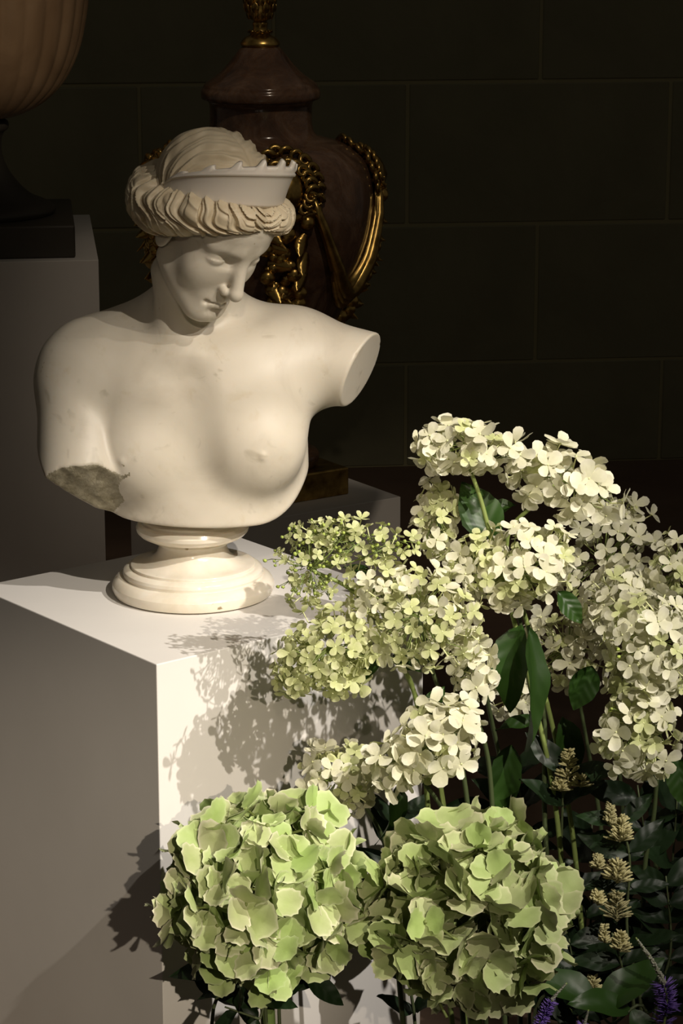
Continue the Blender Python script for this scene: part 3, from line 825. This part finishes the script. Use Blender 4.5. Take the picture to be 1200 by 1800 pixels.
def frame_at(p):                   # picture-right, picture-up and toward-the-camera directions at a point
    t = (CAM - p).normalized(); r_ = Vector((0, 0, 1)).cross(t).normalized(); return r_, t.cross(r_), t
def panicle(lobes, seed, label, key='w', stem=None, leaves=(), buds=0, base=(.12, 2.86), lime=0.0, group=None, m_stem=None):
    """lobes: (u, v, y, ru, rv, tilt_deg, count, size) ellipsoids of florets; stem: list of (u, v, y)"""
    rnd = random.Random(seed)
    b = Vector((base[0], base[1], 0)); root = empty('hydrangea_panicle', b); tag(root, label, 'flower', group)
    u0, v0, y0 = lobes[0][:3]; c0 = ony(u0, v0, y0) - b
    sp = [Vector((0, 0, 0))] + [ony(*s) - b for s in (stem or [])] + [c0]
    if not stem: sp = [Vector((0, 0, 0)), Vector((c0.x * .45, c0.y * .5, c0.z * .5)), Vector((c0.x * .9, c0.y * .9, c0.z * .86)), c0]
    P = catmull(sp, 8); n = len(P)
    v, f = tube_data(P, [.0036 + (.0022 - .0036) * i / (n - 1) for i in range(n)], 7)
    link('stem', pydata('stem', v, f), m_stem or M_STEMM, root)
    bv, bf = [], []
    for (u, vv, y, ru, rv, tilt, cnt, size) in lobes:
        c = ony(u, vv, y); r_, up, t = frame_at(c); c = c - b
        pxm = FPX / ((c + b - CAM).dot(_f))
        A, B_ = ru / pxm, rv / pxm; C_ = min(A, B_) * .92
        ct, st = math.cos(R(tilt)), math.sin(R(tilt)); ax = r_ * ct + up * st; ay = up * ct - r_ * st
        # spine of the lobe and a twig to it from the main stem end
        for w_ in range(3):
            e = c + (ax * A * (w_ - 1) * .55 if A > B_ else ay * B_ * (w_ - 1) * .55)
            m_ = (c0 + e) / 2 + Vector((0, 0, -.006))
            tube_data([c0, m_, e] if (e - c0).length > .004 else [c0, c0 + Vector((0, 0, .003)), e + Vector((0, 0, .006))], .0012, 4, bv, bf)
        for d in sphere_pts(int(cnt * 1.0), seed + int(u)):
            rr = rnd.uniform(.64, 1.14)
            off = ax * (d.x * A * rr) + ay * (d.y * B_ * rr) + t * (d.z * C_ * rr)
            nrm = (ax * (d.x / A) + ay * (d.y / B_) + t * (d.z / C_)).normalized()
            nrm = (nrm + Vector((rnd.gauss(0, .24), rnd.gauss(0, .24), rnd.gauss(0, .24))) + Vector((0, 0, .10)) + t * .12).normalized()
            p = c + off
            if rnd.random() < .75: tube_data([c + off * .35, c + off * .65 + Vector((0, 0, -.003)), p - nrm * .012], .0006, 3, bv, bf)
            if rnd.random() < buds:
                for q in range(rnd.randint(2, 4)):
                    j = Vector((rnd.gauss(0, .005), rnd.gauss(0, .005), rnd.gauss(0, .005)))
                    put('bud', BUDM[rnd.randrange(2)], root, p + j, aim(nrm, 0), rnd.uniform(.7, 1.15))
                    tube_data([c + off * .8, p + j * .5, p + j], .0005, 3, bv, bf)
                continue
            kk = 'g' if rnd.random() < lime else key
            fl = put('floret', PEYE[kk], root, p, aim(nrm, rnd.uniform(0, 6.28)))
            sc = size * rnd.uniform(.8, 1.15)
            for k in range(4):
                q = Quaternion((0, 0, 1), math.pi / 2 * k + rnd.uniform(-.12, .12)) @ Quaternion((1, 0, 0), rnd.gauss(.14, .17)) @ Quaternion((0, 1, 0), rnd.gauss(0, .14))
                put('petal', PP[kk][rnd.randrange(4)], fl, (0, 0, .0004 * k), q, sc * rnd.uniform(.88, 1.08))
    if bv: link('branchlets', pydata('branchlets', bv, bf), M_STEM, root)
    for (u, vv, y, ang, ln, wd, face, kind) in leaves:
        c = ony(u, vv, y); r_, up, t = frame_at(c)
        d = r_ * math.cos(R(ang)) + up * math.sin(R(ang)) + t * face[0]
        nn = t * face[1] + up * face[2] + r_ * face[3]
        pxm = FPX / ((c - CAM).dot(_f)); s = ln / pxm / .10
        put('leaf', HLEAF[kind], root, c - b, along(d, nn), (s * wd, s, s))
    return root

panicle([(815, 786, 2.93, 96, 46, -4, 46, 1.12)], 21, 'highest white hydrangea panicle, on a bare pale green stem', 'w',
        stem=[(985, 1500, 2.95), (930, 1200, 2.95), (865, 955, 2.93), (845, 880, 2.93), (828, 830, 2.93)],
        leaves=[(868, 950, 2.95, 118, 118, 1.05, (.0, 1, .1, .25), 0), (850, 905, 2.99, 20, 62, .8, (-.2, .5, .8, 0), 2)], base=(.30, 2.92), lime=.15, m_stem=M_STEM)
panicle([(985, 842, 2.97, 106, 52, -24, 46, 1.30)], 22, 'white hydrangea panicle with the largest florets, beside the highest panicle', 'w',
        stem=[(1010, 1500, 3.0), (940, 1150, 3.0), (890, 960, 2.98), (940, 885, 2.97)], base=(.33, 2.98), lime=.08, m_stem=M_STEM)
panicle([(768, 910, 2.97, 34, 70, 0, 34, .98)], 23, 'narrow upright cream panicle behind the broad green leaf', 'w',
        stem=[(900, 1500, 3.02), (860, 1250, 3.02), (810, 1050, 2.99)], base=(.24, 3.0), lime=.5)
panicle([(905, 1000, 2.92, 108, 76, 18, 88, 1.08), (830, 970, 2.92, 50, 26, 30, 16, 1.05)], 24, 'dense creamy panicle above the two hanging dark green leaves', 'w',
        stem=[(960, 1500, 2.95), (955, 1250, 2.96), (915, 1100, 2.95)],
        leaves=[(915, 1098, 2.94, -105, 150, .75, (.1, 1, .2, -.5), 3), (925, 1100, 2.93, -78, 215, .5, (.1, .8, .2, .6), 1), (980, 1040, 2.99, -50, 70, .9, (0, .8, .4, 0), 0), (870, 1282, 2.96, 8, 90, .6, (0, .3, .9, 0), 2), (900, 1310, 2.99, -100, 130, .7, (0, .9, .2, -.3), 1), (990, 1260, 3.0, -80, 150, .7, (0, .9, .2, .4), 3)], base=(.30, 2.93), lime=.35)
panicle([(545, 1000, 2.86, 52, 74, 10, 64, .72), (640, 950, 2.86, 96, 36, -8, 46, .78), (575, 935, 2.86, 60, 26, 0, 26, .6)], 25, 'lime green panicle half in bud, nearest the marble socle', 'g',
        stem=[(790, 1500, 2.90), (740, 1250, 2.90), (640, 1060, 2.87)], leaves=[(650, 1010, 2.88, 160, 50, .9, (0, .6, .8, 0), 0)], buds=.38, base=(.18, 2.88), m_stem=M_STEM)
panicle([(575, 1140, 2.83, 92, 74, 20, 82, .98), (520, 1185, 2.83, 36, 34, 0, 18, 1.05), (600, 1195, 2.83, 40, 24, 0, 10, 1.4)], 26, 'pale lime panicle casting its shadow on the plinth corner', 'g',
        stem=[(760, 1500, 2.86), (735, 1250, 2.86), (690, 1160, 2.85)], leaves=[(672, 1140, 2.84, 228, 78, .8, (0, .7, .7, .2), 1), (690, 1150, 2.86, -30, 60, .9, (0, .7, .6, 0), 2)], base=(.17, 2.85), lime=0, m_stem=M_STEM)
panicle([(735, 1085, 2.85, 112, 92, -8, 102, 1.02), (660, 1030, 2.86, 60, 50, 0, 30, .85)], 27, 'broad cream and lime panicle in the middle of the white cluster', 'w',
        stem=[(830, 1500, 2.88), (800, 1300, 2.88), (760, 1180, 2.87)], base=(.20, 2.87), lime=.6)
panicle([(830, 1165, 2.86, 36, 70, 12, 24, 1.12)], 28, 'small loose white panicle hanging below the dense cluster', 'w',
        stem=[(870, 1500, 2.9), (850, 1300, 2.9), (800, 1215, 2.87)], base=(.22, 2.9))
panicle([(768, 1300, 2.79, 80, 64, 30, 52, 1.30), (692, 1345, 2.79, 40, 38, 0, 12, 1.45)], 29, 'white big-floreted panicle just above the two green mopheads', 'w',
        stem=[(800, 1600, 2.82), (790, 1450, 2.82), (740, 1360, 2.8)],
        leaves=[(745, 1262, 2.83, 60, 66, .9, (0, .7, .7, 0), 0), (700, 1380, 2.84, -95, 110, .7, (0, .8, .2, .5), 3)], base=(.17, 2.8), lime=.12)
panicle([(598, 1368, 2.90, 68, 56, -10, 48, 1.12)], 30, 'shaded greenish white panicle against the plinth side', 'w',
        stem=[(690, 1600, 2.92), (680, 1500, 2.92), (650, 1430, 2.91)], base=(.10, 2.92), lime=.4)
panicle([(1060, 990, 3.20, 78, 110, -35, 70, 1.0), (1090, 900, 3.22, 40, 34, -20, 30, .55)], 31, 'dim panicle standing behind the drooping white one', 'w',
        stem=[(1100, 1500, 3.22), (1080, 1250, 3.22)], base=(.42, 3.2), lime=.3)
panicle([(1000, 1140, 3.15, 72, 74, 0, 48, 1.1), (900, 1200, 3.15, 40, 62, 0, 20, 1.0)], 32, 'dim panicle behind the hanging dark leaves', 'w',
        stem=[(1060, 1500, 3.17), (1030, 1300, 3.17)], leaves=[(1040, 1170, 3.1, -110, 85, 1.0, (0, .9, .2, .2), 0)], base=(.38, 3.15), lime=.2)
panicle([(1090, 1060, 3.08, 62, 62, 0, 44, 1.05), (1185, 1010, 3.08, 42, 66, 0, 38, .95)], 33, 'grey-lit panicle rising behind the big pendant one', 'w',
        stem=[(1150, 1500, 3.1), (1120, 1250, 3.1)], base=(.45, 3.08), lime=.25)
panicle([(1150, 1130, 2.90, 78, 88, 20, 82, 1.05), (1120, 1275, 2.90, 68, 86, 5, 66, 1.2), (1130, 1195, 2.90, 66, 48, 0, 34, 1.1)], 34, 'large pendant lime-white panicle above the cream bud spikes', 'w',
        stem=[(1130, 1600, 2.94), (1150, 1420, 2.94), (1160, 1250, 2.92)], leaves=[(1190, 1330, 2.94, -80, 90, .9, (0, .9, .2, 0), 0)], buds=.05, base=(.40, 2.93), lime=.5)

# ------------------------------------------------------------------ shrub sprigs, bud spikes, veronica
def sprig(pts, seed, label, n_leaf, m_leaf=None, ln=1.0, cat='branch', spikes=(), group=None, two=True):
    """pts: (u, v, y) from low to tip; leaves in pairs along it; spikes: (u, v, y, height_px, width_px)"""
    rnd = random.Random(seed)
    P = [ony(*p) for p in pts]; b = Vector((P[0].x, P[0].y, 0)); P = [b.copy()] + P
    root = empty('leafy_sprig', b); tag(root, label, cat, group)
    for i_ in range(1, len(P) - 1): P[i_] = P[i_] + Vector((rnd.uniform(-.018, .018), rnd.uniform(-.018, .018), 0))
    Q = catmull([p - b for p in P], 8); n = len(Q)
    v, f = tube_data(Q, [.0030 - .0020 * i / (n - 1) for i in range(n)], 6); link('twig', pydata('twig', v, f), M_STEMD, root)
    i0 = 8
    for k in range(n_leaf):
        i = int(i0 + (n - 1 - i0) * (k // 2 * 2 + 1) / n_leaf); i = min(i, n - 2)
        t = (Q[i + 1] - Q[i]).normalized(); side = t.cross(Vector((0, -1, .2))).normalized() * (1 if k % 2 else -1)
        d = (side + t * rnd.uniform(.25, .8) + Vector((rnd.gauss(0, .25), rnd.gauss(0, .35), rnd.gauss(0, .2)))).normalized()
        nn = Vector((rnd.gauss(0, .4), -.6, .8 + rnd.gauss(0, .3)))
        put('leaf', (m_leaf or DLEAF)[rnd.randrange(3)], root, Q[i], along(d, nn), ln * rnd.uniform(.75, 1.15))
    for (u, vv, y, hp, wp) in spikes:
        c = ony(u, vv, y); r_, up, t = frame_at(c); pxm = FPX / ((c - CAM).dot(_f)); H, W_ = hp / pxm, wp / pxm
        vs, fs = [], []
        o = c - b - up * H * .5
        tube_data([min(Q, key=lambda q: (q - o).length), o, o + up * H * .95], .0008, 4, vs, fs)
        for k in range(84):
            h = rnd.random() ** 1.25; a = rnd.uniform(0, 6.28); rr = W_ * .5 * (1 - h * .78)
            d = (r_ * math.cos(a) + t * math.sin(a)) + up * rnd.uniform(.1, .9)
            s = o + up * (H * h * .9); e = s + d.normalized() * rr * rnd.uniform(.55, 1.0)
            tube_data([s, (s + e) / 2, e, e + d.normalized() * .005], [.0004, .0006, .0015, .0009], 5, vs, fs)
        link('bud_spike', pydata('bud_spike', vs, fs), M_CREAM, root)
    return root
sprig([(1010, 1800, 2.95), (1005, 1600, 2.95), (1003, 1400, 2.95), (1000, 1345, 2.95)], 51, 'dark twig topped by the highest cream bud spike', 8, cat='flower', spikes=[(999, 1342, 2.945, 58, 44), (985, 1380, 2.94, 22, 36), (1020, 1372, 2.94, 22, 40)])
sprig([(1100, 1800, 2.90), (1090, 1640, 2.90), (1082, 1500, 2.90), (1076, 1420, 2.9)], 52, 'dark twig with cream bud clusters one above another', 10, cat='flower',
      spikes=[(1090, 1455, 2.89, 50, 56), (1072, 1430, 2.89, 40, 18), (1084, 1530, 2.88, 44, 62), (1050, 1515, 2.88, 26, 26), (1084, 1592, 2.88, 56, 66), (1050, 1578, 2.88, 26, 30)])
sprig([(1110, 1800, 2.84), (1095, 1700, 2.84), (1075, 1640, 2.84)], 53, 'twig with small green closed buds', 2, cat='flower', spikes=[(1090, 1655, 2.84, 36, 40), (1062, 1640, 2.84, 34, 14), (1042, 1735, 2.84, 44, 44)])
k_ = 0
for (x0, x1, v0, y0, sd, lab) in ((930, 905, 1330, 3.02, 61, 'dark leafy branch beneath the hanging hydrangea leaves'), (985, 1040, 1450, 3.05, 62, 'dark leafy branch between the olive mophead and the cream buds'),
                        (1130, 1120, 1380, 3.00, 63, 'dark leafy branch under the pendant panicle'), (1180, 1190, 1400, 3.0, 64, 'dark leafy branch with pointed leaves against the lit floor'),
                        (1150, 1170, 1540, 2.92, 65, 'dim leafy branch beside the purple spike'), (1040, 1030, 1600, 3.0, 66, 'dark leafy branch close beside the olive mophead'),
                        (960, 1000, 1650, 2.9, 67, 'low dark leafy branch behind the slim purple spike'), (880, 870, 1400, 3.05, 68, 'dark leafy branch behind the olive mophead'), (720, 700, 1420, 2.97, 69, 'dark leafy branch between the two mopheads')):
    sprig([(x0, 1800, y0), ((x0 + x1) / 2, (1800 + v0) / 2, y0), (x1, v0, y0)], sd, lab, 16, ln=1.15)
sprig([(500, 1800, 2.80), (520, 1745, 2.80), (560, 1700, 2.80)], 71, 'dark pointed-leaf sprig under the green mophead, toward the olive one', 6, ln=1.1)
sprig([(395, 1800, 2.78), (392, 1740, 2.78), (375, 1690, 2.78)], 72, 'dark pointed-leaf sprig under the green mophead, by the plinth edge', 8, ln=1.0)
sprig([(480, 1800, 2.70), (450, 1790, 2.69), (395, 1770, 2.68)], 73, 'low sprig of slim leaves at the foot of the green mophead', 6, ln=.8)
for (u, v_, y, ang, ln, lab) in ((1085, 1790, 2.76, 130, 120, ''),):
    sprig([(1120, 1800, 2.76), (1090, 1790, 2.76), (1040, 1740, 2.76)], 74, 'pair of glossy green leaves between the purple spikes', 4, GLEAF, ln=1.35)

def veronica(pts, seed, label, wmax, purple_from):
    rnd = random.Random(seed)
    P = [ony(*p) for p in pts]; b = Vector((P[0].x, P[0].y, 0))
    root = empty('veronica_spike', b); tag(root, label, 'flower')
    Q = catmull([Vector((0, 0, 0))] + [p - b for p in P], 14); n = len(Q)
    v, f = tube_data(Q, [.0024 - .0014 * i / (n - 1) for i in range(n)], 6); link('stem', pydata('stem', v, f), M_STEM, root)
    s0 = 14
    pv, pf, gv, gf = [], [], [], []
    for k in range(420):
        h = rnd.random(); x = s0 + (n - 2 - s0) * h; i = int(x); p = Q[i].lerp(Q[i + 1], x - i)
        t = (Q[i + 1] - Q[i]).normalized(); a = rnd.uniform(0, 6.28); o1 = t.orthogonal().normalized(); o2 = t.cross(o1)
        d = (o1 * math.cos(a) + o2 * math.sin(a) + t * .45).normalized()
        open_ = h < purple_from
        ln = wmax * (1.0 if open_ else .45 * (1.25 - h)) * rnd.uniform(.7, 1.1)
        e = p + d * ln
        if open_: tube_data([p, (p + e) / 2, e], [.0008, .0011, .0003], 3, pv, pf)
        else: tube_data([p, (p + e) / 2, e], [.0008, .0014, .0006], 4, gv, gf)
    if pv: link('open_florets', pydata('open_florets', pv, pf), M_PURPLE, root)
    if gv: link('bud_tip', pydata('bud_tip', gv, gf), M_PGREY, root)
veronica([(1165, 1830, 2.74), (1172, 1760, 2.74), (1155, 1705, 2.74), (1117, 1648, 2.74)], 81, 'thick purple veronica spike with a grey bud tip', .016, .52)
veronica([(945, 1850, 2.70), (955, 1790, 2.70), (972, 1755, 2.70), (996, 1728, 2.70)], 82, 'slim curved purple veronica spike beside the olive mophead', .009, .62)
veronica([(1020, 1850, 2.70), (1025, 1810, 2.70), (1034, 1775, 2.70)], 83, 'shortest veronica spike, between the two purple ones', .008, .35)
